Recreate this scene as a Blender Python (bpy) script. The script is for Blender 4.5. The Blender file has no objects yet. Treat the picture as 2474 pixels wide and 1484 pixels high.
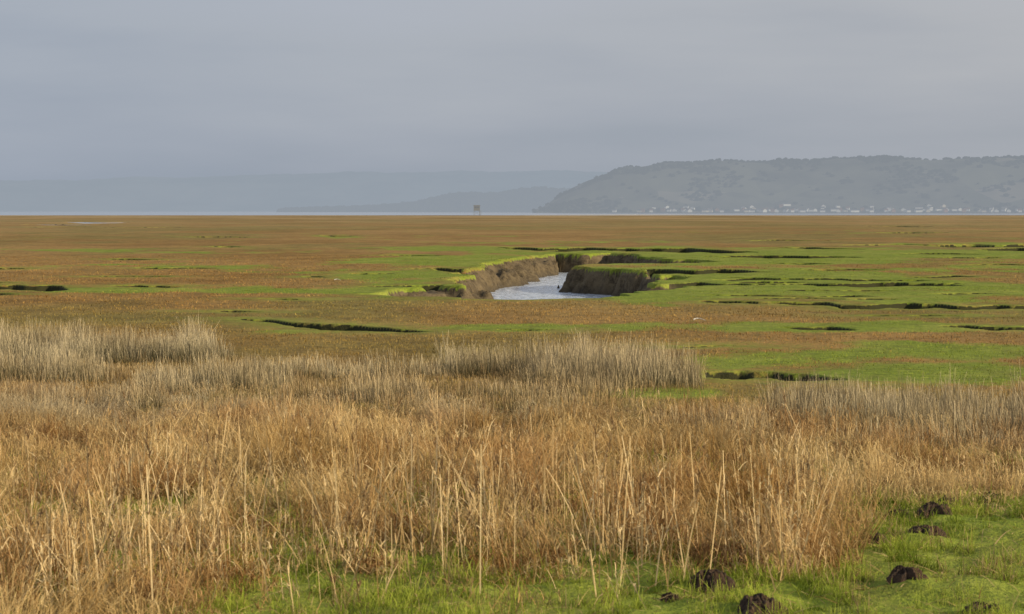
import bpy, math, random
import numpy as np
from mathutils import Vector
R = np.random.default_rng(7)
random.seed(7)
sc = bpy.context.scene
CAMH = 3.2; F = 2844.0; K = 2474/1024.0; HY = 508.0; CX = 1237.0

# ---------- survey helpers: photograph survey <-> ground metres ----------
def to_world(px, py):
    d = CAMH*F*K/(np.asarray(py, float)-HY)
    return (np.asarray(px, float)-CX)/K*d/F, d
def to_survey(X, Y):
    return CX + X/Y*F*K, HY + CAMH*F*K/Y

def vnoise(x, y, seed=0):
    xi = np.floor(x).astype(np.int64); yi = np.floor(y).astype(np.int64)
    fx = x-xi; fy = y-yi
    fx = fx*fx*(3-2*fx); fy = fy*fy*(3-2*fy)
    def h(a, b):
        n = (a*374761393 + b*668265263 + seed*974711 + 12345) & 0xffffffff
        n = ((n ^ (n >> 13))*1274126177) & 0xffffffff
        n = n ^ (n >> 16)
        return (n & 0xffff)/65535.0
    return (h(xi, yi)*(1-fx)+h(xi+1, yi)*fx)*(1-fy) + (h(xi, yi+1)*(1-fx)+h(xi+1, yi+1)*fx)*fy
def fbm(x, y, oct=4, seed=0):
    s = np.zeros(np.shape(x)); a = 0.5; t = 0
    for o in range(oct):
        s += a*vnoise(x*2**o+o*17.3, y*2**o-o*9.1, seed+o); t += a; a *= .5
    return s/t
def sstep(a, b, x):
    t = np.clip((x-a)/(b-a), 0, 1); return t*t*(3-2*t)

# ---------- object helpers ----------
def link(o): sc.collection.objects.link(o); return o
def tag(o, label, cat, kind=None, group=None):
    o["label"] = label; o["category"] = cat
    if kind: o["kind"] = kind
    if group: o["group"] = group
    return o
def np_mesh(name, V, Q, mat, attrs=None, smooth=False, cols=None):
    me = bpy.data.meshes.new(name)
    V = np.ascontiguousarray(V, dtype=np.float32); Q = np.ascontiguousarray(Q, dtype=np.int32)
    k = Q.shape[1]
    me.vertices.add(len(V)); me.vertices.foreach_set("co", V.ravel())
    me.loops.add(Q.size); me.loops.foreach_set("vertex_index", Q.ravel())
    me.polygons.add(len(Q)); me.polygons.foreach_set("loop_start", np.arange(0, Q.size, k, dtype=np.int32))
    try: me.polygons.foreach_set("loop_total", np.full(len(Q), k, dtype=np.int32))
    except Exception: pass
    if smooth: me.polygons.foreach_set("use_smooth", np.ones(len(Q), dtype=bool))
    me.update(calc_edges=True)
    if cols is not None:
        a = me.attributes.new("Col", 'FLOAT_COLOR', 'POINT')
        c = np.ones((len(V), 4), dtype=np.float32); c[:, :3] = cols
        a.data.foreach_set("color", c.ravel())
    for n, v in (attrs or {}).items():
        a = me.attributes.new(n, 'FLOAT', 'POINT'); a.data.foreach_set("value", np.ascontiguousarray(v, dtype=np.float32))
    me.materials.append(mat)
    return link(bpy.data.objects.new(name, me))

class NT:
    def __init__(s, name):
        s.m = bpy.data.materials.new(name); s.m.use_nodes = True
        s.t = s.m.node_tree; s.t.nodes.clear()
        s.out = s.t.nodes.new('ShaderNodeOutputMaterial')
    def n(s, typ, **kw):
        nd = s.t.nodes.new(typ)
        for k, v in kw.items(): setattr(nd, k, v)
        return nd
    def l(s, a, b): s.t.links.new(a, b)
    def noise(s, vec, scale, detail=4, rough=.6):
        nd = s.n('ShaderNodeTexNoise'); nd.inputs['Scale'].default_value = scale
        nd.inputs['Detail'].default_value = detail; nd.inputs['Roughness'].default_value = rough
        s.l(vec, nd.inputs['Vector']); return nd.outputs['Fac']
    def mapv(s, vec, sx, sy, sz):
        nd = s.n('ShaderNodeMapping'); nd.inputs['Scale'].default_value = (sx, sy, sz)
        s.l(vec, nd.inputs['Vector']); return nd.outputs[0]
    def rng(s, v, a, b, c=0, d=1):
        nd = s.n('ShaderNodeMapRange'); nd.inputs[1].default_value = a; nd.inputs[2].default_value = b
        nd.inputs[3].default_value = c; nd.inputs[4].default_value = d
        s.l(v, nd.inputs[0]); return nd.outputs[0]
    def math(s, op, a, b):
        nd = s.n('ShaderNodeMath', operation=op)
        for i, v in enumerate((a, b)):
            if isinstance(v, (int, float)): nd.inputs[i].default_value = v
            else: s.l(v, nd.inputs[i])
        return nd.outputs[0]
    def mix(s, fac, a, b, blend='MIX'):
        nd = s.n('ShaderNodeMix', data_type='RGBA', blend_type=blend)
        if isinstance(fac, (int, float)): nd.inputs[0].default_value = fac
        else: s.l(fac, nd.inputs[0])
        for i, v in ((6, a), (7, b)):
            if isinstance(v, tuple): nd.inputs[i].default_value = (*v, 1)
            else: s.l(v, nd.inputs[i])
        return nd.outputs[2]

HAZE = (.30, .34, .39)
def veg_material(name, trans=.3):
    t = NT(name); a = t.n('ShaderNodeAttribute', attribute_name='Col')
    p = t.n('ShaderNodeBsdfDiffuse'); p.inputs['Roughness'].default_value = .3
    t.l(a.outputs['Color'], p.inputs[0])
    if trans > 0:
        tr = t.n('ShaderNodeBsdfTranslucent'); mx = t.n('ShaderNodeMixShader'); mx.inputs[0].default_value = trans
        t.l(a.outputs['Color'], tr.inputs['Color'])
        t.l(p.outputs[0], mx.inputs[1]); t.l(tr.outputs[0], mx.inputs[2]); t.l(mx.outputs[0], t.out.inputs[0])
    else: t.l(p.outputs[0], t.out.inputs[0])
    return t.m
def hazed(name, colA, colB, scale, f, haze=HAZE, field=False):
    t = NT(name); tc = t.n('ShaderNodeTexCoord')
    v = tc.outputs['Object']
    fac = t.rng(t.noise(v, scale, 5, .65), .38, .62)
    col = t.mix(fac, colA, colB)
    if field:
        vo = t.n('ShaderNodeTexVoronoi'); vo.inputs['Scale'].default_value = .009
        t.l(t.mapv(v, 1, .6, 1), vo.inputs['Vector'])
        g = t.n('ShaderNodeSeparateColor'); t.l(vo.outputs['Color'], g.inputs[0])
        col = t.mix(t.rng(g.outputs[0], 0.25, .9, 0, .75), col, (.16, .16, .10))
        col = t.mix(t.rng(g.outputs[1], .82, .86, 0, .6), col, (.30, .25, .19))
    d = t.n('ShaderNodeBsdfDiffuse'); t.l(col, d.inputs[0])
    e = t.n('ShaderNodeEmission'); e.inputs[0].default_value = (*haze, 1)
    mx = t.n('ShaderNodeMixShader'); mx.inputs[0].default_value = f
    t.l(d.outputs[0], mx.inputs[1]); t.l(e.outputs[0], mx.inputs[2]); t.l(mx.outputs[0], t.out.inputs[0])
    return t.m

# ---------- camera ----------
cam = bpy.data.cameras.new("camera"); co = link(bpy.data.objects.new("camera", cam))
co.location = (0, 0, CAMH); co.rotation_euler = (math.radians(90), 0, 0)
cam.sensor_width = 36; cam.lens = F/1024*36
cam.shift_y = -(307-HY/K)/1024
cam.clip_start = .5; cam.clip_end = 60000
cam.dof.use_dof = True; cam.dof.focus_distance = 100; cam.dof.aperture_fstop = 8
sc.camera = co
sc.view_settings.view_transform = 'Standard'; sc.view_settings.look = 'None'; sc.view_settings.exposure = 0

# ---------- sun and sky ----------
S = Vector((.86, -.42, .32)).normalized()
sun = bpy.data.lights.new("sun", 'SUN'); sun.energy = 5.0; sun.angle = math.radians(.5); sun.color = (1, .88, .64)
so = link(bpy.data.objects.new("sun", sun)); so.rotation_euler = S.to_track_quat('Z', 'Y').to_euler(); so.location = (60, -20, 40)
w = bpy.data.worlds.new("World"); sc.world = w; w.use_nodes = True
nt = w.node_tree; nt.nodes.clear()
def wn(t, **k):
    n = nt.nodes.new(t)
    for a, b in k.items(): setattr(n, a, b)
    return n
wo = wn('ShaderNodeOutputWorld'); sky = wn('ShaderNodeTexSky', sky_type='NISHITA'); sky.sun_disc = False
sky.sun_elevation = math.asin(S.z); sky.sun_rotation = math.atan2(S.x, S.y)
b1 = wn('ShaderNodeBackground'); b1.inputs[1].default_value = .06; nt.links.new(sky.outputs[0], b1.inputs[0])
tc = wn('ShaderNodeTexCoord'); sep = wn('ShaderNodeSeparateXYZ'); nt.links.new(tc.outputs['Generated'], sep.inputs[0])
mp = wn('ShaderNodeMapping'); mp.inputs['Scale'].default_value = (5, 5, 30); mp.inputs['Rotation'].default_value = (0, math.radians(8), 0); mp.inputs['Location'].default_value = (3.3, 1.2, .4)
nt.links.new(tc.outputs['Generated'], mp.inputs[0])
nz = wn('ShaderNodeTexNoise'); nz.inputs['Scale'].default_value = 1.0; nz.inputs['Detail'].default_value = 5; nz.inputs['Roughness'].default_value = .5
nt.links.new(mp.outputs[0], nz.inputs['Vector'])
def wm(op, a, b):
    n = wn('ShaderNodeMath', operation=op)
    for i, v in enumerate((a, b)):
        if isinstance(v, (int, float)): n.inputs[i].default_value = v
        else: nt.links.new(v, n.inputs[i])
    return n.outputs[0]
wob = wm('MULTIPLY', wm('SUBTRACT', nz.outputs[0], .5), .14)
el = wm('ADD', wm('ADD', sep.outputs[2], wob), .012)
rp = wn('ShaderNodeValToRGB'); nt.links.new(el, rp.inputs[0])
e = rp.color_ramp.elements
e[0].position = 0.0; e[0].color = (.318, .360, .415, 1)
e[1].position = 1.0; e[1].color = (.32, .38, .48, 1)
for p, c in ((.022, (.338, .374, .428)), (.045, (.372, .403, .455)), (.075, (.420, .445, .486)), (.16, (.46, .485, .54)), (.4, (.38, .43, .52))):
    x = e.new(p); x.color = (*c, 1)
mr = wn('ShaderNodeMapRange'); nt.links.new(sep.outputs[0], mr.inputs[0])
mr.inputs[1].default_value = -.2; mr.inputs[2].default_value = .2; mr.inputs[3].default_value = 0; mr.inputs[4].default_value = 1
mc = wn('ShaderNodeMix', data_type='RGBA'); nt.links.new(mr.outputs[0], mc.inputs[0])
mc.inputs[6].default_value = (.92, .965, 1.03, 1); mc.inputs[7].default_value = (1.09, 1.06, 1.03, 1)
mm = wn('ShaderNodeMix', data_type='RGBA', blend_type='MULTIPLY'); mm.inputs[0].default_value = 1
nt.links.new(rp.outputs[0], mm.inputs[6]); nt.links.new(mc.outputs[2], mm.inputs[7])
b2 = wn('ShaderNodeBackground'); nt.links.new(mm.outputs[2], b2.inputs[0]); b2.inputs[1].default_value = 1.0
ms = wn('ShaderNodeMixShader'); ms.inputs[0].default_value = .95
nt.links.new(b1.outputs[0], ms.inputs[1]); nt.links.new(b2.outputs[0], ms.inputs[2]); nt.links.new(ms.outputs[0], wo.inputs[0])

# ---------- creek survey ----------
river_px = [(1140,722),(1230,724),(1330,724),(1430,722),(1500,716),(1550,708),(1620,700),(1655,693),(1630,689),(1590,688),
 (1600,676),(1650,672),(1640,666),(1590,667),(1572,664),(1564,655),(1500,651),(1430,648),(1407,645),(1412,640),(1450,637),(1520,637),(1600,637),(1680,635),(1735,632),
 (1700,629),(1620,627),(1570,621),(1520,614),(1470,612),(1430,613),(1400,613),(1350,612),(1290,618),(1230,625),(1175,634),(1140,645),(1115,650),(1060,651),(1090,656),
 (1120,662),(1118,667),(1090,671),(1070,676),(1110,681),(1130,686),(1105,690),(1060,689),(1020,692),(960,697),(905,708),(900,713),(1000,717),(1100,720)]
creeks = [
 [(1690,731,1),(1780,733,3),(1850,735,4),(2000,738,5),(2030,742,6.5),(2250,740,6),(2474,742,7),(2800,744,7)],
 [(1800,684,.6),(1960,688,3),(2100,691,5.5),(2250,690,4.5),(2330,691,.6)],
 [(1560,656,6),(1640,655,7),(1720,656,7),(1790,657,4),(1850,658,.5)],
 [(1600,690,5),(1680,687,5),(1770,686,1)],
 [(1200,598,.5),(1300,602,3),(1500,603,3.5),(1650,606,5.5),(1760,607,4),(1830,608,.5)],
 [(1880,598,.5),(1950,600,2.5),(2090,602,.6)],
 [(2220,592,.6),(2300,594,3),(2474,594,4),(2800,594,4)],
 [(2120,562,.6),(2200,562,1.8),(2290,562,.5)],
 [(775,569,.6),(815,570,2.6),(860,570,.6)],
 [(505,596,.5),(550,597,2.2),(590,597,.5)],
 [(-200,693,6),(0,693,6.5),(80,695,6.5),(150,698,6),(165,699,.5)],
 [(270,690,.5),(330,688,2.6),(400,692,3),(480,688,.5)],
 [(580,770,1),(650,777,4.5),(740,786,7),(850,790,8),(930,795,7),(1000,799,4),(1050,800,.5)],
 [(1190,795,.5),(1270,797,3.5),(1380,797,.7)],
 [(1640,838,.7),(1720,836,3),(1830,838,.7)],
 [(1700,902,9),(1780,904,12),(1860,908,11),(1950,913,9),(2050,918,1)],
 [(1880,792,.7),(1940,795,5),(2010,797,5),(2070,800,.7)],
 [(2270,790,1),(2350,793,4),(2474,793,4),(2700,793,4)],
 [(1740,669,.5),(1850,672,2.5),(2000,675,2.8),(2200,678,2.8),(2270,678,.5)],
 [(860,692,.5),(930,690,2.5),(1010,689,3),(1070,687,2)],
 [(980,648,.5),(1060,649,2.5),(1120,650,2)],
 [(2360,602,.7),(2430,603,3.5),(2700,603,3.5)],
 [(725,668,.6),(760,668,2),(795,669,.5)],
 [(2100,546,.4),(2180,547,1.4),(2250,547,.4)],
 [(1870,636,.5),(1940,637,1.8),(2010,637,.5)],
 [(1330,606,.5),(1360,606,2),(1400,606,.5)],
 [(60,542,.4),(150,543,1.2),(260,543,.4)],
 [(430,572,.4),(520,572,1.4),(600,573,.4)],
 [(2330,640,.4),(2400,640,1.8),(2600,641,1.4)],
 [(160,536.6,.5),(200,538,1.4),(270,538,1.4),(310,537,.4)],
 [(900,618,.4),(1000,617,1.6),(1080,618,.4)],[(250,626,.4),(330,627,1.5),(430,627,.4)],[(480,752,.5),(560,753,2),(640,755,.5)],[(2080,762,.5),(2200,765,2.4),(2330,764,.5)],
 [(1680,715,.5),(1800,716,2),(1950,717,.5)],[(1900,703,.5),(2050,705,2),(2180,704,.5)],[(2200,622,.5),(2300,623,2),(2420,623,.5)],[(1700,619,.5),(1850,619,2),(1960,620,.5)],[(620,722,.5),(700,723,1.6),(780,722,.5)],
]
Rc = np.random.default_rng(21)
for q_ in range(26):
    cy_ = Rc.uniform(545, 725); cx_ = Rc.uniform(1780, 2550) if q_ < 18 else Rc.uniform(-50, 950)
    L_ = Rc.uniform(40, 130); hh_ = np.interp(cy_, [545, 600, 725], [.7, 1.4, 2.4])*Rc.uniform(.7, 1.2)
    creeks.append([(cx_-L_, cy_, .3), (cx_-L_*.3, cy_+Rc.uniform(-1.5, 1.5), hh_), (cx_+L_*.3, cy_+Rc.uniform(-1.5, 1.5), hh_), (cx_+L_, cy_, .3)])
polys = [(river_px, True)]
for c in creeks:
    xs_ = np.linspace(c[0][0], c[-1][0], max(8, int((c[-1][0]-c[0][0])/14)))
    ys_ = np.interp(xs_, [q[0] for q in c], [q[1] for q in c]); hs_ = np.interp(xs_, [q[0] for q in c], [q[2] for q in c])
    wob_ = (fbm(xs_/80, xs_*0+c[0][1], 2, 300)-.5)*hs_*1.2; hv = hs_*(.50+.80*fbm(xs_/50, xs_*0+c[0][1]+9, 2, 301))
    up = [(a, b+w2-h2) for a, b, w2, h2 in zip(xs_, ys_, wob_, hv)]; dn_ = [(a, b+w2+h2) for a, b, w2, h2 in zip(xs_, ys_, wob_, hv)]
    polys.append((up+dn_[::-1], False))
wpolys = []
for pts, riv in polys:
    p = np.array(pts, float); X, Y = to_world(p[:, 0], p[:, 1]); wpolys.append((np.stack([X, Y], 1), riv))

def sdist(P, X, Y):
    d2 = np.full(X.shape, 1e9); ins = np.zeros(X.shape, bool)
    n = len(P)
    for i in range(n):
        a = P[i]; b = P[(i+1) % n]; e = b-a; L = e@e+1e-9
        t = np.clip(((X-a[0])*e[0]+(Y-a[1])*e[1])/L, 0, 1)
        dd = (X-a[0]-t*e[0])**2+(Y-a[1]-t*e[1])**2
        d2 = np.minimum(d2, dd)
        c = (a[1] > Y) != (b[1] > Y)
        if abs(e[1]) > 1e-9:
            ins ^= c & (X < e[0]*(Y-a[1])/e[1]+a[0])
    d = np.sqrt(d2)
    return np.where(ins, d, -d)

green_px = [(1130,630,240,14,1.1),(1000,665,210,14,1.1),(950,702,400,14,1.1),(560,703,380,8,1),(230,700,240,9,1),(60,703,120,6,.8),
 (1700,625,420,15,1.1),(1800,668,380,24,1.2),(1600,712,300,14,1.2),(2000,695,500,14,1.1),(2150,712,420,14,1),(2300,612,330,11,1.1),(1900,612,330,10,1.1),(1600,602,260,6,.9),
 (2250,726,300,10,.9),(760,799,220,9,1),(1280,790,380,11,1),(2150,792,380,13,1.1),(2250,905,300,24,1.1),(2330,850,280,24,.85),(1850,870,260,26,.7),
 (1600,950,200,14,.9),(200,604,260,4,.7),(1080,601,160,4,.8),(570,610,240,3,.6),(2350,590,200,5,.8),(820,571,60,4,.8),(2200,563,140,3,.5),(1200,760,300,8,.45),(400,640,260,6,.5),(2000,650,260,9,.8),(1450,612,200,5,.9),(700,650,260,6,.5),(2300,650,240,8,.7),(2350,765,220,9,.7),(1500,740,300,6,.6),(1400,585,300,3,.4),(1000,570,400,2.5,.3),(850,720,300,8,.6)]
def green_mask(X, Y):
    x, y = to_survey(X, np.maximum(Y, 12))
    g = np.zeros(X.shape)
    for cx, cy, rx, ry, s in green_px:
        g = np.maximum(g, s*np.exp(-(((x-cx)/rx)**2)**1.3*.6-(((y-cy)/ry)**2)*.7))
    nn = fbm(X/2.2, Y/7, 5, 3)*.6+fbm(X/14, Y/30, 3, 31)*.4
    g = sstep(.16, .82, g+(nn-.5)*2.1)*np.clip(.52+nn*.9, 0, 1)
    near = sstep(44, 30, Y)
    return np.maximum(g, near)
def olive_mask(X, Y):
    x, y = to_survey(X, np.maximum(Y, 12))
    b = fbm(X/22, Y/60, 4, 201)*.6+fbm(X/5, Y/14, 3, 202)*.4
    return sstep(.40, .66, b+.07*sstep(720, 820, y)+.03*sstep(1400, 2300, x))

# ---------- ground ----------
rows = [-60., -20., 0., 8., 14.]
y = 15.
while y < 62: rows.append(y); y += .28
while y < 250: rows.append(y); y += .2
while y < 2100: rows.append(y); y *= 1.0045
while y < 45000: rows.append(y); y *= 1.25
rows = np.array(rows)
s = np.linspace(-1, 1, 560); outer = np.array([1.04,1.1,1.2,1.4,1.8,2.6,4,7,12,25])
cols = np.concatenate([-outer[::-1], s, outer])
GY, GS = np.meshgrid(rows, cols, indexing='ij')
GX = GS*(7+.22*np.clip(GY, 0, None))
def ground_z(GX, GY, full=False):
    shp = GX.shape; X = GX.ravel(); Y = GY.ravel()
    bump = .06*(fbm(X/1.3, Y/1.3, 3, 5)-.5)+.12*(fbm(X/9, Y/9, 3, 8)-.5)
    bump *= 1-.75*sstep(200, 700, Y)
    near = sstep(40, 30, Y); bump += near*(.20*(fbm(X/.5, Y/.5, 3, 15)-.5))
    depth = np.zeros(X.shape); edge = np.full(X.shape, -99.); rivr = np.zeros(X.shape)
    wx = X+(fbm(X/2.0, Y/3.0, 3, 11)-.5)*2.0; wy = Y+(fbm(X/2.2, Y/3.0, 3, 12)-.5)*3.4
    for P, riv in wpolys:
        mn = P.min(0)-6; mxx = P.max(0)+6
        k = np.where((X > mn[0]) & (X < mxx[0]) & (Y > mn[1]) & (Y < mxx[1]))[0]
        if len(k) == 0: continue
        sc_ = 1.0 if riv else 0.0
        d = sdist(P, X[k]*(1-sc_)+wx[k]*sc_, Y[k]*(1-sc_)+wy[k]*sc_)
        if riv:
            left = X[k] < 2.6+.012*(Y[k]-150)
            sl = np.where(left, 1.7+3.6*(fbm(X[k]/3, Y[k]/6, 2, 41)-.35)*sstep(140, 165, Y[k]), 1.1)
            nn = fbm(X[k]/1.4, Y[k]/2.4, 4, 40)-.5
            n3 = fbm(X[k]/.9, Y[k]/1.5, 3, 44)
            f = .24*sstep(0, .22, d+.10*(n3-.5))+.22*sstep(.3, .7, d+nn*1.0)+1.55*sstep(.1, 1.0, (d+nn*1.5)/np.maximum(sl, .9))
            blk = sstep(.52, .66, n3)*.36*sstep(.4, 1.2, d)*sstep(1.75, 1.0, f)
            f = np.where(d > 0, np.maximum(f-blk, 0.12*(d > .1)), 0)
            rivr[k] = np.maximum(rivr[k], sstep(-1, 0, d))
        else:
            f = .75*sstep(0, .45, d)
        depth[k] = np.maximum(depth[k], f); edge[k] = np.maximum(edge[k], d)
    lip = .03*np.exp(-np.abs(edge+.3)/.5)*(edge < .1)*rivr
    z = bump*(1-.3*sstep(0, .5, depth))+lip-depth
    z = z-2.6*sstep(1815, 1850, Y+fbm(X/60, Y*0, 3, 77)*120-60)
    if full: return z.reshape(shp), depth.reshape(shp), edge.reshape(shp), rivr
    return z.reshape(shp), depth.reshape(shp), edge.reshape(shp)
GZ, DEP, EDG, RIV = ground_z(GX, GY, True)
GM = green_mask(GX.ravel(), GY.ravel())
edg = EDG.ravel()
GM = np.maximum(GM, .62*np.exp(-np.clip(-edg, 0, 99)/1.8)*(edg < .1)*sstep(900, 300, GY.ravel()))
OM = olive_mask(GX.ravel(), GY.ravel())
nr, nc = GX.shape
idx = np.arange(nr*nc).reshape(nr, nc)
Q = np.stack([idx[:-1, :-1], idx[:-1, 1:], idx[1:, 1:], idx[1:, :-1]], -1).reshape(-1, 4)
V = np.stack([GX, GY, GZ], -1).reshape(-1, 3)

t = NT("salt_marsh_ground"); v = t.n('ShaderNodeTexCoord').outputs['Object']
big = t.noise(t.mapv(v, 1, .45, 1), .035, 5, .6); mid = t.noise(t.mapv(v, 1, .6, 1), .28, 5, .65); fin = t.noise(v, 3.2, 5, .7); vf = t.noise(v, 14, 3, .7)
m1 = t.noise(t.mapv(v, 1, .5, 1), 1.1, 4, .7)
oa = t.n('ShaderNodeAttribute', attribute_name='olive').outputs['Fac']
br = t.mix(t.rng(mid, .38, .62), (.235, .120, .030), (.370, .205, .056))
br = t.mix(t.rng(big, .42, .60, 0, .7), br, (.46, .27, .090))
br = t.mix(t.math('MULTIPLY', oa, .85), br, t.mix(t.rng(mid, .4, .6), (.180, .140, .034), (.290, .230, .060)))
br = t.mix(t.rng(m1, .50, .62, 0, .5), br, (.14, .085, .025))
br = t.mix(t.rng(fin, .48, .66, 0, .65), br, (.085, .060, .016))
br = t.mix(t.rng(vf, .5, .7, 0, .4), br, (.48, .34, .14))
gr = t.mix(t.rng(fin, .35, .65), (.150, .200, .020), (.310, .350, .045))
gr = t.mix(t.rng(mid, .45, .65, 0, .6), gr, (.37, .36, .070))
gr = t.mix(t.rng(m1, .50, .64, 0, .5), gr, (.17, .155, .035))
gr = t.mix(t.rng(vf, .5, .68, 0, .5), gr, (.08, .09, .018))
ga = t.n('ShaderNodeAttribute', attribute_name='green').outputs['Fac']
gm = t.rng(t.math('ADD', ga, t.math('MULTIPLY', t.math('SUBTRACT', fin, .5), 1.5)), .18, .78)
col = t.mix(gm, br, gr)
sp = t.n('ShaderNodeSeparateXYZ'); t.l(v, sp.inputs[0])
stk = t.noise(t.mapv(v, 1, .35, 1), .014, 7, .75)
col = t.mix(t.rng(sp.outputs[1], 180, 1500, 0, .60), col, t.mix(t.rng(stk, .42, .58), (.23, .15, .062), (.54, .37, .19)))  # far marsh fades to streaked tan, distance haze mixed into the colour
ma = t.n('ShaderNodeAttribute', attribute_name='mud').outputs['Fac']; ra = t.n('ShaderNodeAttribute', attribute_name='river').outputs['Fac']
mudc = t.mix(t.rng(m1, .4, .6), (.155, .112, .062), (.075, .054, .032)); mudc = t.mix(t.rng(fin, .45, .62, 0, .7), mudc, (.20, .148, .082))
mudc = t.mix(t.rng(vf, .5, .7, 0, .5), mudc, (.045, .034, .02))
geo = t.n('ShaderNodeNewGeometry'); gs = t.n('ShaderNodeSeparateXYZ'); t.l(geo.outputs['True Normal'], gs.inputs[0])
wet = t.rng(sp.outputs[2], -1.35, -.9, .55, 0)
mudc = t.mix(wet, mudc, (.05, .042, .032))
mudc = t.mix(ra, (.040, .038, .014), mudc)  # side creeks near-black: shade of their walls put into the mud colour
col = t.mix(t.rng(t.math('ADD', ma, t.math('MULTIPLY', t.math('SUBTRACT', fin, .5), .3)), .2, .45), col, mudc)
p = t.n('ShaderNodeBsdfPrincipled'); p.inputs['Roughness'].default_value = .95; p.inputs['Specular IOR Level'].default_value = .1
bp = t.n('ShaderNodeBump'); bp.inputs['Strength'].default_value = 1.0; bp.inputs['Distance'].default_value = .08
t.l(t.math('ADD', fin, t.math('MULTIPLY', vf, .5)), bp.inputs['Height']); t.l(bp.outputs[0], p.inputs['Normal'])
t.l(col, p.inputs['Base Color']); t.l(p.outputs[0], t.out.inputs[0])
mud = np.clip(DEP.ravel()*20, 0, 1)*np.where(RIV > .5, sstep(.12, .28, DEP.ravel()), 1)
mud = np.maximum(mud, sstep(1800, 1830, GY.ravel())); RIV = np.maximum(RIV, sstep(1780, 1800, GY.ravel()))
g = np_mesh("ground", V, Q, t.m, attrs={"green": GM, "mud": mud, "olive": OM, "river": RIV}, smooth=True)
tag(g, "flat salt marsh with russet and green turf cut by creeks", "marsh", "structure")

# ---------- water ----------
def water_material(name, sc1, strength, lo=(.30, .33, .37), hi=(.90, .93, .98)):
    t = NT(name); v = t.n('ShaderNodeTexCoord').outputs['Object']
    n1 = t.noise(t.mapv(v, 1, .55, 1), sc1, 5, .65); n2 = t.noise(t.mapv(v, 1, .5, 1), sc1*.12, 3, .5)
    p = t.n('ShaderNodeBsdfPrincipled'); p.inputs['Roughness'].default_value = .12; p.inputs['IOR'].default_value = 1.33
    c = t.mix(t.rng(n1, .40, .58), lo, hi); t.l(c, p.inputs['Base Color'])  # pale ripples: sky reflection painted into the base colour
    bp = t.n('ShaderNodeBump'); bp.inputs['Strength'].default_value = strength; bp.inputs['Distance'].default_value = .15
    t.l(t.math('ADD', n1, n2), bp.inputs['Height']); t.l(bp.outputs[0], p.inputs['Normal'])
    t.l(p.outputs[0], t.out.inputs[0]); return t.m
def sheet(name, x0, x1, y0, y1, z, mat):
    return np_mesh(name, np.array([(x0,y0,z),(x1,y0,z),(x1,y1,z),(x0,y1,z)]), np.array([[0,1,2,3]]), mat)
rw = sheet("river", -40, 60, 95, 260, -1.38, water_material("river_water", 2.2, .8)); tag(rw, "pale rippled tidal creek water between mud banks", "water", "structure")
ew = sheet("estuary_water", -9000, 9000, 1790, 20000, -1.5, water_material("estuary_water", .3, .2, (.22,.24,.27), (.5,.53,.58))); tag(ew, "pale strip of estuary water beyond the marsh", "water", "structure")
pw = sheet("pond", -135, -85, 640, 860, -.12, water_material("pond_water", 1.0, .2)); tag(pw, "shallow pool of water lying in the marsh", "water", "structure")
a = np.linspace(0, 2*np.pi, 48, endpoint=False)
sbx = 120+150*np.cos(a)*(1+.15*np.sin(3*a)); sby = 2900+120*np.sin(a)
Vs = np.concatenate([[[120, 2900, -1.0]], np.stack([sbx, sby, np.full(48, -1.65)], 1)])
Qs = np.array([[0, 1+i, 1+(i+1) % 48] for i in range(48)])
sb = np_mesh("sandbank", Vs, Qs, hazed("pale_sand", (.60,.54,.46), (.50,.45,.38), .05, .25, (.48,.46,.44)), smooth=True)
tag(sb, "low pale sandbank in the estuary water", "sandbank", "structure")

# ---------- ribbons ----------
def ribbons(start, dirv, L, W, droop, cA, cB, segs=3, taper=.8, cp=1.0):
    N = len(start); ang = R.uniform(0, np.pi, N)
    side = np.stack([np.cos(ang), np.sin(ang), np.zeros(N)], 1)
    Vv = []; C = []
    for k in range(segs+1):
        tt = k/segs
        c = start+dirv*(L*tt)[:, None]; c[:, 2] -= droop*L*tt*tt
        ww = W*(1-taper*tt**1.4)*.5
        Vv += [c-side*ww[:, None], c+side*ww[:, None]]
        tq = tt**cp
        cc = cA*(1-tq)+cB*tq; C += [cc, cc]
    Vv = np.stack(Vv, 1); C = np.stack(C, 1)
    m = 2*(segs+1); base = (np.arange(N)*m)[:, None]
    q = np.concatenate([base+np.array([[2*k, 2*k+1, 2*k+3, 2*k+2]]) for k in range(segs)], 0)
    return Vv.reshape(-1, 3), q, C.reshape(-1, 3)
class Bag:
    def __init__(s): s.V = []; s.Q = []; s.C = []; s.n = 0
    def add(s, V, Q, C): s.V.append(V); s.Q.append(Q+s.n); s.C.append(C); s.n += len(V)
    def obj(s, name, mat): return np_mesh(name, np.concatenate(s.V), np.concatenate(s.Q), mat, cols=np.concatenate(s.C))
def gz(X, Y):
    z, d, e_ = ground_z(X, Y); return z, d
def dirs(N, lean, bias=(0, 0)):
    a = R.uniform(0, 2*np.pi, N); m = np.abs(R.normal(0, lean, N))
    d = np.stack([np.cos(a)*m+bias[0], np.sin(a)*m+bias[1], np.ones(N)], 1)
    return d/np.linalg.norm(d, axis=1)[:, None]
def scatter(N, y0, y1, k=.245, m=1.5):
    Y = np.sqrt(R.uniform(y0*y0, y1*y1, N)); X = R.uniform(-1, 1, N)*(k*Y+m)
    return X, Y
def lerpc(a, b, t): return np.array(a)[None]*(1-t[:, None])+np.array(b)[None]*t[:, None]
vegm = veg_material("dry_reed", .22); grm = veg_material("fresh_grass", .35); rum = veg_material("sea_rush", 0)

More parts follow.
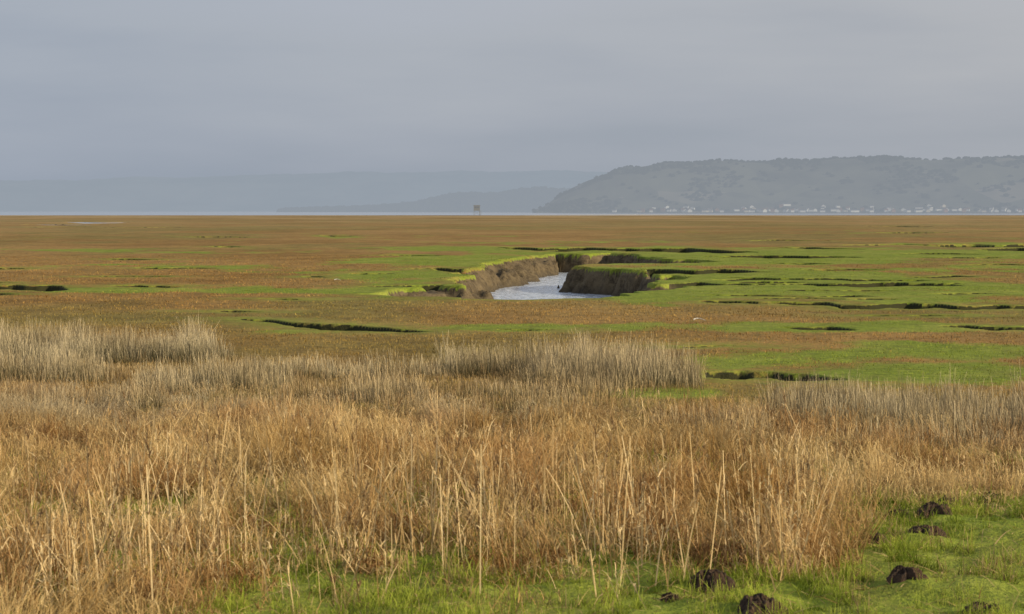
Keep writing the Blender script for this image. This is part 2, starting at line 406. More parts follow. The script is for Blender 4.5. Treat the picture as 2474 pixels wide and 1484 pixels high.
# --- straw reed bed ---
def straw_density(X, Y):
    x, y = to_survey(X, Y)
    nn = fbm(X/.9, Y/1.6, 3, 51); n2 = fbm(X/.45, Y/.6, 3, 55)
    xx = x+(nn-.5)*150+(n2-.5)*90
    fb = np.interp(xx, [-900, 420, 560, 800, 1500, 1990, 2070, 2130, 2474, 3400], [1850, 1820, 1510, 1440, 1430, 1420, 1320, 1240, 1225, 1225])
    bb = np.interp(x, [0, 700, 1300, 1750, 2474], [930, 970, 985, 990, 1040])
    rw_ = np.interp(x, [0, 1900, 2080, 3000], [230, 170, 45, 45])
    a = sstep(fb+50*rw_/230+8, fb-rw_, y+(nn-.5)*rw_*1.1+(n2-.5)*rw_*.6)
    b = sstep(bb-30, bb+110, y+(nn-.5)*120)
    gap = sstep(.34, .54, fbm(X/.6, Y/1.2, 3, 52)+.12*sstep(1300, 1080, y))
    return a*b*(.10+.90*gap), a
bag = Bag()
X, Y = scatter(300000, 17, 50)
dn, ae = straw_density(X, Y); k = R.random(len(X)) < dn; X = X[k]; Y = Y[k]; ae = ae[k]
z, _ = gz(X, Y); N = len(X)
hn = fbm(X/.7, Y/1.5, 4, 53); hn2 = sstep(.45, .75, fbm(X/2.2, Y/4, 2, 57))
_, py = to_survey(X, Y)
h = (.07+.70*np.clip(hn*2.2-.66, 0, 1)+.24*hn2)*R.uniform(.4, 1.35, N)*np.interp(py, [950, 1080, 1250, 1450], [.50, .66, .95, 1.05])*(.35+.65*ae)
tone = fbm(X/1.2, Y/2.2, 3, 54)*1.5-.22+R.normal(0, .2, N)
tc_ = np.clip(tone, 0, 1)
red = sstep(.46, .64, fbm(X/1.0, Y/2.0, 3, 58))[:, None]
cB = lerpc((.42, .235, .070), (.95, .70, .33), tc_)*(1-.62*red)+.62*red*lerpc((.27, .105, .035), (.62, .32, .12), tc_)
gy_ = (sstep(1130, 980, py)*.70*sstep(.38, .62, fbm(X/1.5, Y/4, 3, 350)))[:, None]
cB = cB*(1-gy_)+gy_*lerpc((.30, .25, .16), (.76, .65, .45), tc_); cA = cB*np.array([.30, .26, .20])  # browner stalk bases, with the shade of the gaps put into the colour
st = np.stack([X, Y, z-.02], 1)
dv = dirs(N, .44, (-.06, 0)); wv_ = (fbm(X/.5, Y/1.0, 2, 60)-.5)*2.2; dv[:, 0] += wv_; dv /= np.linalg.norm(dv, axis=1)[:, None]
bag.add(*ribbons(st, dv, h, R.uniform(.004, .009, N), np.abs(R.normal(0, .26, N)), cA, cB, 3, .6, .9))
M = N//3; i = R.integers(0, N, M); st2 = st[i]+dv[i]*(h[i]*.75)[:, None]
bag.add(*ribbons(st2, dirs(M, 1.8), R.uniform(.1, .35, M), R.uniform(.004, .009, M), R.uniform(.3, 1.2, M), cB[i], cB[i]*1.05, 2, .7))
M = int(N*.8); i = R.integers(0, N, M); tt = R.uniform(.1, .8, M)
st2 = st[i]+dv[i]*(h[i]*tt)[:, None]
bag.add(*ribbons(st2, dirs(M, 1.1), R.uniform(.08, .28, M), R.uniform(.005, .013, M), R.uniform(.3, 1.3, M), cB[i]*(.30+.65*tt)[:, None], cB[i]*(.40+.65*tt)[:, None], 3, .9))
# litter
M = 80000; X2, Y2 = scatter(M, 18, 45); kk = R.random(M) < np.clip(straw_density(X2, Y2)[1]*.9+.11, 0, 1); X2 = X2[kk]; Y2 = Y2[kk]; M = len(X2); z2, _ = gz(X2, Y2)
a = R.uniform(0, 6.28, M); dd = np.stack([np.cos(a), np.sin(a), R.uniform(.0, .6, M)], 1)
c2 = lerpc((.18, .085, .03), (.74, .52, .24), R.random(M))
bag.add(*ribbons(np.stack([X2, Y2, z2+.05], 1), dd, R.uniform(.08, .4, M), R.uniform(.006, .013, M), R.uniform(.1, .6, M), c2, c2, 3, .5))
# thick reed canes
pts = []
for cx, cy, rx, ry, n in ((1890,1375,110,24,230),(1130,1340,170,30,120),(820,1370,170,25,90),(500,1400,160,40,100),(1480,1350,150,25,80),(200,1450,260,60,240),(1640,1340,90,20,30),(1300,1250,650,60,220),(500,1200,500,80,280),(1950,1200,150,40,80),(1400,1420,550,35,60),(1000,1080,900,40,160),(1900,1120,300,40,70),(700,1450,300,30,30),(2300,1180,200,20,60)):
    pts.append(np.stack([R.normal(cx, rx*.5, n), R.normal(cy, ry*.6, n)], 1))
pts = np.concatenate(pts); X3, Y3 = to_world(pts[:, 0], pts[:, 1]); z3, _ = gz(X3, Y3); M = len(X3)
tc3 = R.random(M); c3 = lerpc((.50, .30, .11), (.98, .76, .42), tc3)
st3 = np.stack([X3, Y3, z3-.02], 1); h3 = R.uniform(.20, 1.18, M)**1.5*np.interp(pts[:, 1], [1000, 1150, 1300], [.6, .8, 1.05])*np.interp(pts[:, 0], [2050, 2150], [1, .5]); d3 = dirs(M, .34, (-.03, 0))
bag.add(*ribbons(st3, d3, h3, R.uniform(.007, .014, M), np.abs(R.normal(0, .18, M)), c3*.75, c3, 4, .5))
for rep_ in range(3):
    tt = R.uniform(.3, .95, M)
    bag.add(*ribbons(st3+d3*(h3*tt)[:, None], dirs(M, .9), R.uniform(.1, .3, M), R.uniform(.007, .016, M), R.uniform(.3, 1.2, M), c3*.9, c3, 3, .9))
rep = 22; ii = np.repeat(np.where((R.random(M) < .2))[0], rep); tpos = R.uniform(.84, 1.0, len(ii))
sp_ = st3[ii]+d3[ii]*(h3[ii]*tpos)[:, None]; sp_[:, 2] -= .08*h3[ii]
cp = lerpc((.24, .14, .06), (.42, .28, .15), R.random(len(ii)))
bag.add(*ribbons(sp_, dirs(len(ii), .5), R.uniform(.04, .11, len(ii)), R.uniform(.006, .011, len(ii)), R.uniform(0, .5, len(ii)), cp, cp, 2, .6))
# collapsed dead tussocks
tus = [(950,1290,.42,900),(1380,1250,.35,700),(1850,1370,.45,1300),(1740,1360,.32,700),(2300,1125,.5,700),(2150,1150,.4,500),(600,1290,.35,500),(1120,1180,.35,500),(250,1300,.4,700),(1600,1180,.4,500),(1300,1370,.24,350),(380,1460,.4,700),(560,1420,.3,400),(900,1390,.28,400),(2440,1150,.5,600),(1180,1380,.25,300),(2250,1185,.35,500),(2400,1190,.35,500),(2130,1190,.3,400)]
for q_ in range(70): tus.append((R.uniform(-200, 2600), R.uniform(1050, 1370), R.uniform(.18, .5), 420))
for cx, cy, r, n in tus:
    x0, y0 = to_world(cx, cy)
    if cx > 2050 and cy > 1195: continue
    a = R.uniform(0, 6.28, n); rr = r*np.sqrt(R.random(n))*R.uniform(.6, 1.0)
    xs = x0+np.cos(a)*rr*R.uniform(.8, 1.5); ys = y0+np.sin(a)*rr*1.4; zz, _ = gz(xs, ys)
    dd = dirs(n, .9); cc = lerpc((.20, .08, .03), (.66, .38, .15), R.random(n))
    bag.add(*ribbons(np.stack([xs, ys, zz+R.uniform(0, .18, n)*np.clip(1-rr/r, 0, 1)], 1), dd, R.uniform(.08, .30, n), R.uniform(.005, .011, n), R.uniform(.4, 1.3, n), cc*.55, cc, 3, .6))
o = bag.obj("reed_bed", vegm); tag(o, "tangled stand of dry straw-coloured reeds and dead stems", "reeds", "stuff")

# --- rushes ---
def rush_h(X, Y):
    x, y = to_survey(X, Y)
    bb = np.interp(x, [-900, 0, 470, 570, 600, 1050, 1090, 1500, 1690, 1720, 1850, 1875, 2474, 3400], [838, 843, 850, 862, 885, 895, 884, 890, 918, 975, 1000, 985, 1005, 1010])
    fb = np.interp(x, [0, 600, 1300, 1700, 1850, 2474], [1040, 1050, 1050, 1050, 1100, 1120])
    nn = fbm(X/1.5, Y/2.5, 3, 61); nb = fbm(X/.8, Y/2.4, 3, 67)
    a = sstep(bb-4, bb+6, y+(nn-.5)*18); b = sstep(fb+40, fb-60, y+(nn-.5)*110)
    def cl(x0, x1, y0, y1, sx=60):
        xx = x+(nn-.5)*130+(nb-.5)*60
        return sstep(x0-sx, x0+sx, xx)*sstep(x1+sx, x1-sx, xx)*sstep(y0-6, y0+6, y+(nn-.5)*14)*sstep(y1+9, y1-7, y+(nn-.5)*20)
    C = np.maximum.reduce([cl(-900, 570, 843, 872)*.95, cl(-900, 260, 890, 922)*.65, cl(330, 700, 920, 950)*.68, cl(540, 1080, 893, 912)*.55, cl(1050, 1330, 880, 912)*.95, cl(1290, 1705, 888, 938, 32)*1.08, cl(1100, 1560, 945, 968)*.5,
                           cl(1860, 2120, 985, 1052, 30)*1.0, cl(2040, 3400, 1000, 1066)*.95, cl(2100, 3400, 985, 1002)*.85, cl(700, 1050, 950, 975)*.5, cl(1560, 1880, 1030, 1070)*.6, cl(-900, 400, 965, 990)*.55, cl(900, 1500, 985, 1005)*.45, cl(400, 800, 990, 1012)*.42, cl(2000, 3400, 1075, 1098)*.5])
    # rounded hummocks
    cell = np.abs(((x/1.0+(nn-.5)*120+y*.9) % 92)-46)/46
    C = C*(.50+.30*sstep(.36, .58, nb)+.24*np.sqrt(np.clip(1-cell**2, 0, 1)))
    hole = np.exp(-((x-1610)/130)**2-((y-958)/12)**2)+np.exp(-((x-1790)/70)**2-((y-980)/18)**2)
    return a*b, C, np.clip(hole, 0, 1)
bag = Bag()
X, Y = scatter(520000, 32, 74, .235, 1); A, C, H = rush_h(X, Y)
k = R.random(len(X)) < A*np.clip(.18+.74*C, 0, 1)*(1-H); X = X[k]; Y = Y[k]; C = C[k]; z, _ = gz(X, Y); N = len(X)
dome = .50+.72*fbm(X/.6, Y/1.6, 2, 63)
h = (.19*dome+.76*C*dome)*R.uniform(.45, 1.08, N)
tn = np.clip(fbm(X/.8, Y/2.0, 3, 64)*1.6-.3+R.normal(0, .25, N), 0, 1)
sx, sy = to_survey(X, Y)
warm = np.clip(sstep(890, 990, sy)*.35*(sx < 1850)+.65*(1-sstep(.15, .45, C))+.35*fbm(X/3, Y/6, 2, 66), 0, 1)
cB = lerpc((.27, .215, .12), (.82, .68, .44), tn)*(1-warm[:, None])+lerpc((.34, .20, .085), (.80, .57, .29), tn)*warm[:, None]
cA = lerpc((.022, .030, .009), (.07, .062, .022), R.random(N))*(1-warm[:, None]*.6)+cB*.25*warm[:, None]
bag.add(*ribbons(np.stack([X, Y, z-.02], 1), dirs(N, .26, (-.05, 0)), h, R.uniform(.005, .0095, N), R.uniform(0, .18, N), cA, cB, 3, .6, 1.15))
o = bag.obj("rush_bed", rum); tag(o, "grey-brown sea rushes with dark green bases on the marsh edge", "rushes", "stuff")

# --- molehill sites (turf is kept off their tops) ---
mole = ((1715,1425,100,.055),(1835,1478,125,.055),(2188,1410,90,.03),(2240,1302,95,.035),(2170,1243,60,.04),(2258,1250,85,.05),(2285,1228,50,.04),(2392,1222,55,.05),(2380,1476,95,.03),(1620,1448,50,.025),(2110,1310,65,.025))
# --- foreground turf ---
bag = Bag()
X, Y = scatter(480000, 18, 37, .24, 1.2)
ds, ae = straw_density(X, Y)
pr = np.clip(1.1-ds*.9, .20, 1)*np.clip(.05+1.6*fbm(X/.30, Y/.42, 3, 71), 0, 1)
for cx, cy, wp, _h in mole:
    x0, y0 = to_world(cx, cy); r = wp/2/K*y0/F*.9
    pr = pr*np.clip(((X-x0)/r)**2+((Y-y0+.1)/(r*1.8))**2, .06, 1)
k = R.random(len(X)) < pr; X = X[k]; Y = Y[k]; z, _ = gz(X, Y); N = len(X)
hn = sstep(.42, .70, fbm(X/.25, Y/.4, 3, 72))
tn = np.clip(fbm(X/.4, Y/.6, 3, 73)*1.8-.38+R.normal(0, .2, N), 0, 1)
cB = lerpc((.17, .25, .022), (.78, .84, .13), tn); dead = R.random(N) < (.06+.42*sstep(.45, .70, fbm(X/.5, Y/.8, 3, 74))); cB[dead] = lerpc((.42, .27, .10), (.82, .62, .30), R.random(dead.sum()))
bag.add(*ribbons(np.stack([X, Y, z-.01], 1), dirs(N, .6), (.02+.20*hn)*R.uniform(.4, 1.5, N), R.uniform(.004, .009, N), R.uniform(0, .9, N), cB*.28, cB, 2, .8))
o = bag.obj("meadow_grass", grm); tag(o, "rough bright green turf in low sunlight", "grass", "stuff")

# --- marsh sward tufts ---
bag = Bag()
Y = np.exp(R.uniform(np.log(38), np.log(200), 360000)); X = R.uniform(-1, 1, len(Y))*(.205*Y+1)
gm_ = green_mask(X, Y); om_ = olive_mask(X, Y); zz, dd_, ee = ground_z(X, Y)
k = (dd_ < .02) & (R.random(len(X)) < -.05+1.3*fbm(X/.7, Y/1.3, 3, 81)); X = X[k]; Y = Y[k]; z = zz[k]; gm_ = gm_[k]; om_ = om_[k]; ee = ee[k]; N = len(X)
gm_ = np.maximum(gm_, .62*np.exp(-np.clip(-ee, 0, 99)/1.8))
isg = R.random(N) < sstep(.08, .80, gm_)
tn = np.clip(fbm(X/1.5, Y/3, 3, 82)*1.5-.22+R.normal(0, .25, N), 0, 1)
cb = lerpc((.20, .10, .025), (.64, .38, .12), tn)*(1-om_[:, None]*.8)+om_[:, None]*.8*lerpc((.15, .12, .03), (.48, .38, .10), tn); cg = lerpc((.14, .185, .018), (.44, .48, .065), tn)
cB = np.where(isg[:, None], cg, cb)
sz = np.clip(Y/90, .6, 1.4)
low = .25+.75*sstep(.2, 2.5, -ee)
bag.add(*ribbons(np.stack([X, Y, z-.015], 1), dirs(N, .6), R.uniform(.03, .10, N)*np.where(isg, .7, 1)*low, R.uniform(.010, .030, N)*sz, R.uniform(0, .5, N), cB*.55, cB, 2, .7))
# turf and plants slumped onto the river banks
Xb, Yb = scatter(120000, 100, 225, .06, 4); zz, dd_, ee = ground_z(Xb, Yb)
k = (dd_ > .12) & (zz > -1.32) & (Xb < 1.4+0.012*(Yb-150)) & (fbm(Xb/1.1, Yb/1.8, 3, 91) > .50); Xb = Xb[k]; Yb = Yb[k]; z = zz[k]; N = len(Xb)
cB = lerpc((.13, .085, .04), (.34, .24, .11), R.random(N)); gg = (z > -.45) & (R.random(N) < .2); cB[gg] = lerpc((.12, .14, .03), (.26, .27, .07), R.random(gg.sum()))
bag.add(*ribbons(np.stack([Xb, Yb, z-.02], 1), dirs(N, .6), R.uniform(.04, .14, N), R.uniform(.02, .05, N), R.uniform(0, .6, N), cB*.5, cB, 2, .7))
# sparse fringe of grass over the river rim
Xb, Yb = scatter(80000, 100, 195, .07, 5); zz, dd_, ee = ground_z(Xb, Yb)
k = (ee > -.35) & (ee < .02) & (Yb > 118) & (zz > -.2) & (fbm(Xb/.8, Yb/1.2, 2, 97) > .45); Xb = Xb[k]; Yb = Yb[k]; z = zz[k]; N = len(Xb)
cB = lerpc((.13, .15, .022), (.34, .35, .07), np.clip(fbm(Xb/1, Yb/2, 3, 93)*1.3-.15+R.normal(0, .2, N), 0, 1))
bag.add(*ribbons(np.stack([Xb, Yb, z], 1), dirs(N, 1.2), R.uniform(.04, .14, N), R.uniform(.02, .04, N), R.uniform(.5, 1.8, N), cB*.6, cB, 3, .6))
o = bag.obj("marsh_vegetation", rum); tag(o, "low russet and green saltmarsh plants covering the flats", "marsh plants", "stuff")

# ---------- molehills ----------
t = NT("dug_earth"); v = t.n('ShaderNodeTexCoord').outputs['Object']
n1 = t.noise(v, 14, 5, .7); c = t.mix(t.rng(n1, .35, .65), (.022, .012, .006), (.11, .058, .028))
p = t.n('ShaderNodeBsdfPrincipled'); p.inputs['Roughness'].default_value = .95; t.l(c, p.inputs['Base Color'])
bp = t.n('ShaderNodeBump'); bp.inputs['Distance'].default_value = .03; t.l(t.noise(v, 40, 4, .7), bp.inputs['Height']); t.l(bp.outputs[0], p.inputs['Normal']); t.l(p.outputs[0], t.out.inputs[0])
earth = t.m
for (cx, cy, wpx, hh) in mole:
    x0, y0 = to_world(cx, cy); r = wpx/2/K*y0/F*1.1
    nu, nv = 72, 32
    sd = int(cx)
    Vm = np.array([((j/(nv-1))*math.cos(2*math.pi*i/nu), (j/(nv-1))*math.sin(2*math.pi*i/nu)) for j in range(nv) for i in range(nu)])
    th = np.arctan2(Vm[:, 1], Vm[:, 0])
    ru = 1+1.2*(fbm(np.cos(th)*2.4+sd, np.sin(th)*2.4+sd, 3, 3)-.5)
    rad = np.hypot(Vm[:, 0], Vm[:, 1])
    px_ = Vm[:, 0]*r; py_ = Vm[:, 1]*r
    clod = 1-np.abs(fbm(px_/.045+sd, py_/.045, 3, 9)-.5)*6
    zc = hh*(1-rad**4)*(.3+1.8*np.clip(fbm(Vm[:, 0]*3+sd, Vm[:, 1]*3, 2, 19)-.3, 0, 1))+.040*clod*(1-rad**4)-.06*rad**4
    Vm3 = np.stack([px_*ru, py_*ru*1.2, zc], 1)
    q = np.array([[j*nu+i, j*nu+(i+1) % nu, (j+1)*nu+(i+1) % nu, (j+1)*nu+i] for j in range(nv-1) for i in range(nu)])
    m = np_mesh("molehill", Vm3, q, earth, smooth=False)
    gzz, _ = gz(np.array([x0]), np.array([y0])); m.location = (x0, y0, gzz[0]+.025)
    tag(m, "crumbly dark brown molehill in the green turf", "molehill", group="molehills in the turf")

# ---------- boxes ----------
def box(cx, cy, cz, sx, sy, sz):
    x, y, z = sx/2, sy/2, sz/2
    V = [(cx+a*x, cy+b*y, cz+c*z) for c in (-1, 1) for a, b in ((-1,-1),(1,-1),(1,1),(-1,1))]
    return V, [(0,3,2,1),(4,5,6,7),(0,1,5,4),(1,2,6,5),(2,3,7,6),(3,0,4,7)]
def beam(a, b, wd):
    a = Vector(a); b = Vector(b); d = (b-a).normalized(); u = d.cross(Vector((0, 1, .01))).normalized(); vv = d.cross(u)
    V = [tuple(p+u*i*wd/2+vv*j*wd/2) for p in (a, b) for i, j in ((-1,-1),(1,-1),(1,1),(-1,1))]
    return V, [(0,3,2,1),(4,5,6,7),(0,1,5,4),(1,2,6,5),(2,3,7,6),(3,0,4,7)]
def join(parts):
    V = []; Fs = []
    for v, f in parts:
        n = len(V); V += list(v); Fs += [tuple(i+n for i in q) for q in f]
    return V, Fs
def pymesh(name, VF, mat):
    me = bpy.data.meshes.new(name); me.from_pydata(VF[0], [], VF[1]); me.materials.append(mat); me.update(); return me
def child(name, me, par, loc=(0, 0, 0)):
    o = link(bpy.data.objects.new(name, me)); o.parent = par; o.location = loc; return o

# ---------- hide on stilts ----------
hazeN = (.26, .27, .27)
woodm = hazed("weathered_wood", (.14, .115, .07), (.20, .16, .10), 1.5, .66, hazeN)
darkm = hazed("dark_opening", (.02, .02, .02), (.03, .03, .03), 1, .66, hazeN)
hy = 1640; hx = (1152-CX)/K*hy/F
hut = link(bpy.data.objects.new("wildlife_hide", None)); hut.location = (hx, hy, 0)
tag(hut, "small wooden observation hide raised on tall stilts", "hide")
W2 = 1.75; LH = 2.9
for sx_ in (-1, 1):
    for sy_ in (-1, 1):
        child("leg", pymesh("leg", beam((sx_*(W2-.15), sy_*1.4, -.3), (sx_*(W2-.25), sy_*1.3, LH), .24), woodm), hut)
child("brace", pymesh("brace", beam((-1.6, -1.45, .5), (1.5, -1.45, 2.7), .10), woodm), hut)
child("brace", pymesh("brace", beam((1.6, -1.62, .5), (-1.5, -1.62, 2.7), .10), woodm), hut)
child("platform", pymesh("platform", box(0, 0, LH+.1, 3.9, 3.6, .2), woodm), hut)
cb_ = join([box(0, -1.5, LH+.2+.65, 3.6, .12, 1.3), box(0, -1.5, LH+.2+2.45, 3.6, .12, .5), box(-1.6, -1.5, LH+.2+1.75, .4, .12, .9), box(1.6, -1.5, LH+.2+1.75, .4, .12, .9), box(0, -1.5, LH+.2+1.75, .2, .12, .9),
            box(-1.74, 0, LH+.2+1.35, .12, 2.88, 2.7), box(1.74, 0, LH+.2+1.35, .12, 2.88, 2.7), box(0, 1.5, LH+.2+1.35, 3.6, .12, 2.7)])
child("cabin", pymesh("cabin", cb_, woodm), hut)
for x_ in (-.75, .75): child("window", pymesh("window", box(x_, -1.47, LH+.2+1.75, 1.28, .04, .88), darkm), hut)
rz = LH+2.92
rf = ([(-2.0,-1.9,rz),(2.0,-1.9,rz),(2.0,1.9,rz),(-2.0,1.9,rz),(-2.0,-1.9,rz+.38),(2.0,-1.9,rz+.38),(2.0,1.9,rz+.18),(-2.0,1.9,rz+.18)], [(0,3,2,1),(4,5,6,7),(0,1,5,4),(1,2,6,5),(2,3,7,6),(3,0,4,7)])
child("roof", pymesh("roof", rf, woodm), hut)
child("ladder", pymesh("ladder", join([beam((1.9, -2.6, 0), (1.9, -1.9, LH), .1), beam((2.5, -2.6, 0), (2.5, -1.9, LH), .1)]+[box(2.2, -2.6+.7*q_/6, LH*q_/6, .6, .06, .08) for q_ in range(1, 6)]), woodm), hut)

# ---------- driftwood ----------
whm = hazed("bleached_wood", (.62, .57, .50), (.45, .40, .34), 8, .0)
for cx, cy, L in ((1690, 781, .34), (816, 682, .3)):
    x0, y0 = to_world(cx, cy); zz, _ = gz(np.array([x0]), np.array([y0]))
    n_ = 12; ring = 6; Vd = []; Fd = []
    for i in range(n_+1):
        f = i/n_; c_ = (L*(f-.5), .03*math.sin(f*5), .02+.03*math.sin(f*4)); r_ = .022*(1-.6*f)*(1+.3*math.sin(i*2.1))
        Vd += [(c_[0], c_[1]+r_*math.cos(6.283*j/ring), c_[2]+r_*math.sin(6.283*j/ring)) for j in range(ring)]
        if i: Fd += [((i-1)*ring+j, (i-1)*ring+(j+1) % ring, i*ring+(j+1) % ring, i*ring+j) for j in range(ring)]
    o = link(bpy.data.objects.new("driftwood", pymesh("driftwood", (Vd, Fd), whm))); o.location = (x0, y0, zz[0]+.09)
    tag(o, "small bleached piece of driftwood on the marsh turf", "driftwood", group="driftwood on the marsh")

# ---------- hills ----------
def hill(name, prof, D, depth, mat, label, seed, rough=.03, step=6, pw_=1.1):
    px = np.array([a for a, b in prof], float); ph = np.array([HY-b for a, b in prof], float)
    Dr = D+depth*.55
    xs = np.arange((px[0]-CX)/K*Dr/F, (px[-1]-CX)/K*Dr/F, step)
    ys = np.linspace(0, depth, 60)
    XX, YY = np.meshgrid(xs, ys)
    H = np.interp(XX/Dr*F*K+CX, px, ph)/K*Dr/F+CAMH
    u = YY/depth
    shp = np.where(u < .55, np.sin(np.clip(u/.55, 0, 1)*math.pi/2)**pw_, np.cos((u-.55)/.45*math.pi/2))
    n = fbm(XX/160, YY/160, 4, seed)-.5; n2 = fbm(XX/25, YY/40, 3, seed+5)-.5
    mxh = H.max()
    Z = H*shp*(1+n*.30*(1-shp))+mxh*rough*n2*2*np.minimum(1, H/mxh*3)*np.clip(u*8, 0, 1)-2.2*(1-np.clip(u*10, 0, 1))
    nr, nc = XX.shape; idx = np.arange(nr*nc).reshape(nr, nc)
    Q = np.stack([idx[:-1, :-1], idx[:-1, 1:], idx[1:, 1:], idx[1:, :-1]], -1).reshape(-1, 4)
    o = np_mesh(name, np.stack([XX, YY+D, Z], -1).reshape(-1, 3), Q, mat, smooth=True)
    tag(o, label, "hill", "structure")
    return XX, YY+D, Z, shp
profA = [(1290,508),(1318,497),(1340,480),(1368,462),(1405,445),(1445,428),(1485,414),(1530,404),(1590,397),(1650,394),(1740,390),(1800,393),(1850,391),(2000,385),(2130,382),(2250,388),(2330,384),(2474,381),(2900,384),(3400,400),(3700,500)]
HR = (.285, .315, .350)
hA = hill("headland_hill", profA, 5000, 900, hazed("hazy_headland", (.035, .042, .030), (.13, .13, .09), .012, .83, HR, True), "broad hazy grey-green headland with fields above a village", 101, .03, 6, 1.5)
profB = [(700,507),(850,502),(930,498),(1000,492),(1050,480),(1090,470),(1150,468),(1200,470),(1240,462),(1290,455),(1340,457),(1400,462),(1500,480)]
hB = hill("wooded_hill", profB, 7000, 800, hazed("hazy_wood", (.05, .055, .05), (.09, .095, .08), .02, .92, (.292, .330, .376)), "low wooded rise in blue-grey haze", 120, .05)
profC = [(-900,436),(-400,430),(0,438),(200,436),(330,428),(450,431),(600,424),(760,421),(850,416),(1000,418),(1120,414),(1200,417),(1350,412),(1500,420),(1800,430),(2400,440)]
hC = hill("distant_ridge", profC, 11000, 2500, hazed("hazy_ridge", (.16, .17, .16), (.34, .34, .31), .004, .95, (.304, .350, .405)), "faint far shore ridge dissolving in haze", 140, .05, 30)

def clumps(name, pts, mat, label, rmin, rmax):
    import bmesh
    bm = bmesh.new(); bmesh.ops.create_icosphere(bm, subdivisions=2, radius=1); bm.verts.ensure_lookup_table()
    bv = np.array([v.co[:] for v in bm.verts]); bf = np.array([[v.index for v in f.verts] for f in bm.faces]); bm.free()
    n = len(pts); r = R.uniform(rmin, rmax, n)
    jit = 1+R.uniform(-.35, .35, (n, len(bv), 1))
    V = bv[None]*jit*r[:, None, None]*np.array([1.2, 1.2, .85])+pts[:, None, :]
    Q = (bf[None]+(np.arange(n)*len(bv))[:, None, None]).reshape(-1, 3)
    o = np_mesh(name, V.reshape(-1, 3), Q, mat); tag(o, label, "woodland", "stuff"); return o
XX, YY, Z, SH = hA
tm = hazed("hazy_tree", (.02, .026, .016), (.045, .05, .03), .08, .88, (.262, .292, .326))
P = []
xi = R.integers(0, XX.shape[1], 9000); yi = R.integers(1, 36, 9000)
wn_ = fbm(XX[yi, xi]/90, YY[yi, xi]/110, 3, 160)
hd = np.abs(((XX[yi, xi]*.8+YY[yi, xi]*.5+60*wn_) % 85)-42) > 40.5
ridge = (np.abs(yi-33) < 3) & (wn_ > .42)
kk = (wn_ > .60) | hd | (ridge & (R.random(9000) < .8)) | ((yi < 4) & (R.random(9000) < .5))
for a_, b_ in zip(yi[kk], xi[kk]):
    if Z[a_, b_] > 0: P.append((XX[a_, b_]+R.uniform(-3, 3), YY[a_, b_]+R.uniform(-5, 5), Z[a_, b_]+1.0))
clumps("hillside_woodland", np.array(P), tm, "dark hazy trees and hedgerows covering the headland", 1.6, 4.6)
XX, YY, Z, SH = hB
P = []
for q_ in range(1500):
    a_, b_ = R.integers(1, 36), R.integers(0, XX.shape[1])
    if Z[a_, b_] > 0: P.append((XX[a_, b_], YY[a_, b_], Z[a_, b_]))
clumps("shoreline_woodland", np.array(P), hazed("hazy_far_tree", (.02, .026, .016), (.045, .05, .03), .08, .94, (.292, .329, .373)), "hazy trees on a low rise across the water", 3, 8)

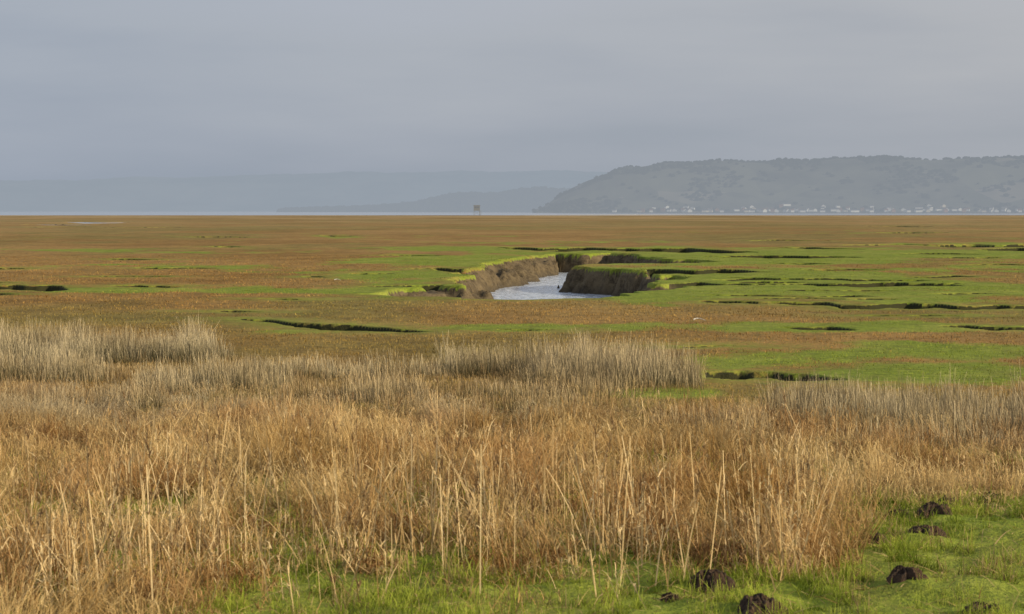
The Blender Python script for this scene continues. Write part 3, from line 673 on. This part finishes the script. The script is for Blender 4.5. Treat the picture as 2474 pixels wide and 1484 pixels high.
# ---------- village ----------
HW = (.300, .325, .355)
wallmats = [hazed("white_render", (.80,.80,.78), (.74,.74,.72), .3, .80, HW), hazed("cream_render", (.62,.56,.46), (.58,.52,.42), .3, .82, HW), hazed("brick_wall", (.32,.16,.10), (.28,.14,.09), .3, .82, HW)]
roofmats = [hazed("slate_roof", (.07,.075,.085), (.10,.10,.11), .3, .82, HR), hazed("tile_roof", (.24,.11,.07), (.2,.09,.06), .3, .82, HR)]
def house_meshes(w_, d_, h_, rh, wm_, rm_):
    w_ *= .75; h_ *= .68; rh *= .8
    wv = [(-w_/2,-d_/2,0),(w_/2,-d_/2,0),(w_/2,d_/2,0),(-w_/2,d_/2,0),(-w_/2,-d_/2,h_),(w_/2,-d_/2,h_),(w_/2,d_/2,h_),(-w_/2,d_/2,h_),(-w_/2,0,h_+rh-.1),(w_/2,0,h_+rh-.1)]
    wf = [(0,1,5,4),(2,3,7,6),(3,0,4,8,7),(1,2,6,9,5)]
    e_ = .4
    rv = [(-w_/2-e_,-d_/2-e_,h_-.15),(w_/2+e_,-d_/2-e_,h_-.15),(w_/2+e_,0,h_+rh),(-w_/2-e_,0,h_+rh),(w_/2+e_,d_/2+e_,h_-.15),(-w_/2-e_,d_/2+e_,h_-.15)]
    rf_ = [(0,1,2,3),(3,2,4,5)]
    ch = box(w_*.35, 0, h_+rh+.3, .9, .7, 1.6)
    return (pymesh("wall", (wv, wf), wm_), pymesh("roof", (rv, rf_), rm_), pymesh("chimney", ch, wallmats[2]))
variants = []
for w_, d_, h_, rh, a_, b_, lab in ((9,7,5.2,2.6,0,0,"white rendered house with slate roof by the shore"),(12,7,5,3,0,0,"long white rendered house with slate roof by the shore"),(8,8,5.2,3.2,0,1,"white rendered house with red tiled roof by the shore"),
                                   (10,7,5,2.8,1,0,"cream rendered house with slate roof by the shore"),(9,7,5.5,3,2,1,"brick house with red tiled roof by the shore"),(18,8,5.5,3,0,0,"white terrace of cottages with slate roof by the shore")):
    variants.append((house_meshes(w_, d_, h_, rh, wallmats[a_], roofmats[b_]), lab))
XX, YY, Z, SH = hA
def hz(x, y):
    j = int(np.clip(round((x-XX[0, 0])/6), 0, XX.shape[1]-1)); i = int(np.clip(round((y-YY[0, 0])/(YY[1, 0]-YY[0, 0])), 0, 59)); return float(Z[i, j])
for q_ in range(115):
    r_ = R.random()
    spx = R.choice([1590, 1660, 1850, 1960, 2110, 2220, 2340, 2440])+R.normal(0, 42)
    if r_ < .2: spx = R.uniform(1460, 2560)
    yy_ = 5000+abs(R.normal(0, 1))*26+8
    xx_ = (spx-CX)/K*yy_/F
    zz_ = max(hz(xx_, yy_), -.5)
    (wm__, rm__, cm__), lab = variants[R.choice(6, p=[.34,.2,.14,.14,.1,.08])]
    hs = link(bpy.data.objects.new("house", None)); hs.location = (xx_, yy_-12, max(zz_-.5, -.6)+ .3); hs.rotation_euler = (0, 0, R.choice([0, 0, math.pi/2])+R.normal(0, .25))
    tag(hs, lab, "house", group="houses of the shoreline village")
    for nm, me_ in (("wall", wm__), ("roof", rm__), ("chimney", cm__)):
        oo = bpy.data.objects.new(nm, me_); sc.collection.objects.link(oo); oo.parent = hs
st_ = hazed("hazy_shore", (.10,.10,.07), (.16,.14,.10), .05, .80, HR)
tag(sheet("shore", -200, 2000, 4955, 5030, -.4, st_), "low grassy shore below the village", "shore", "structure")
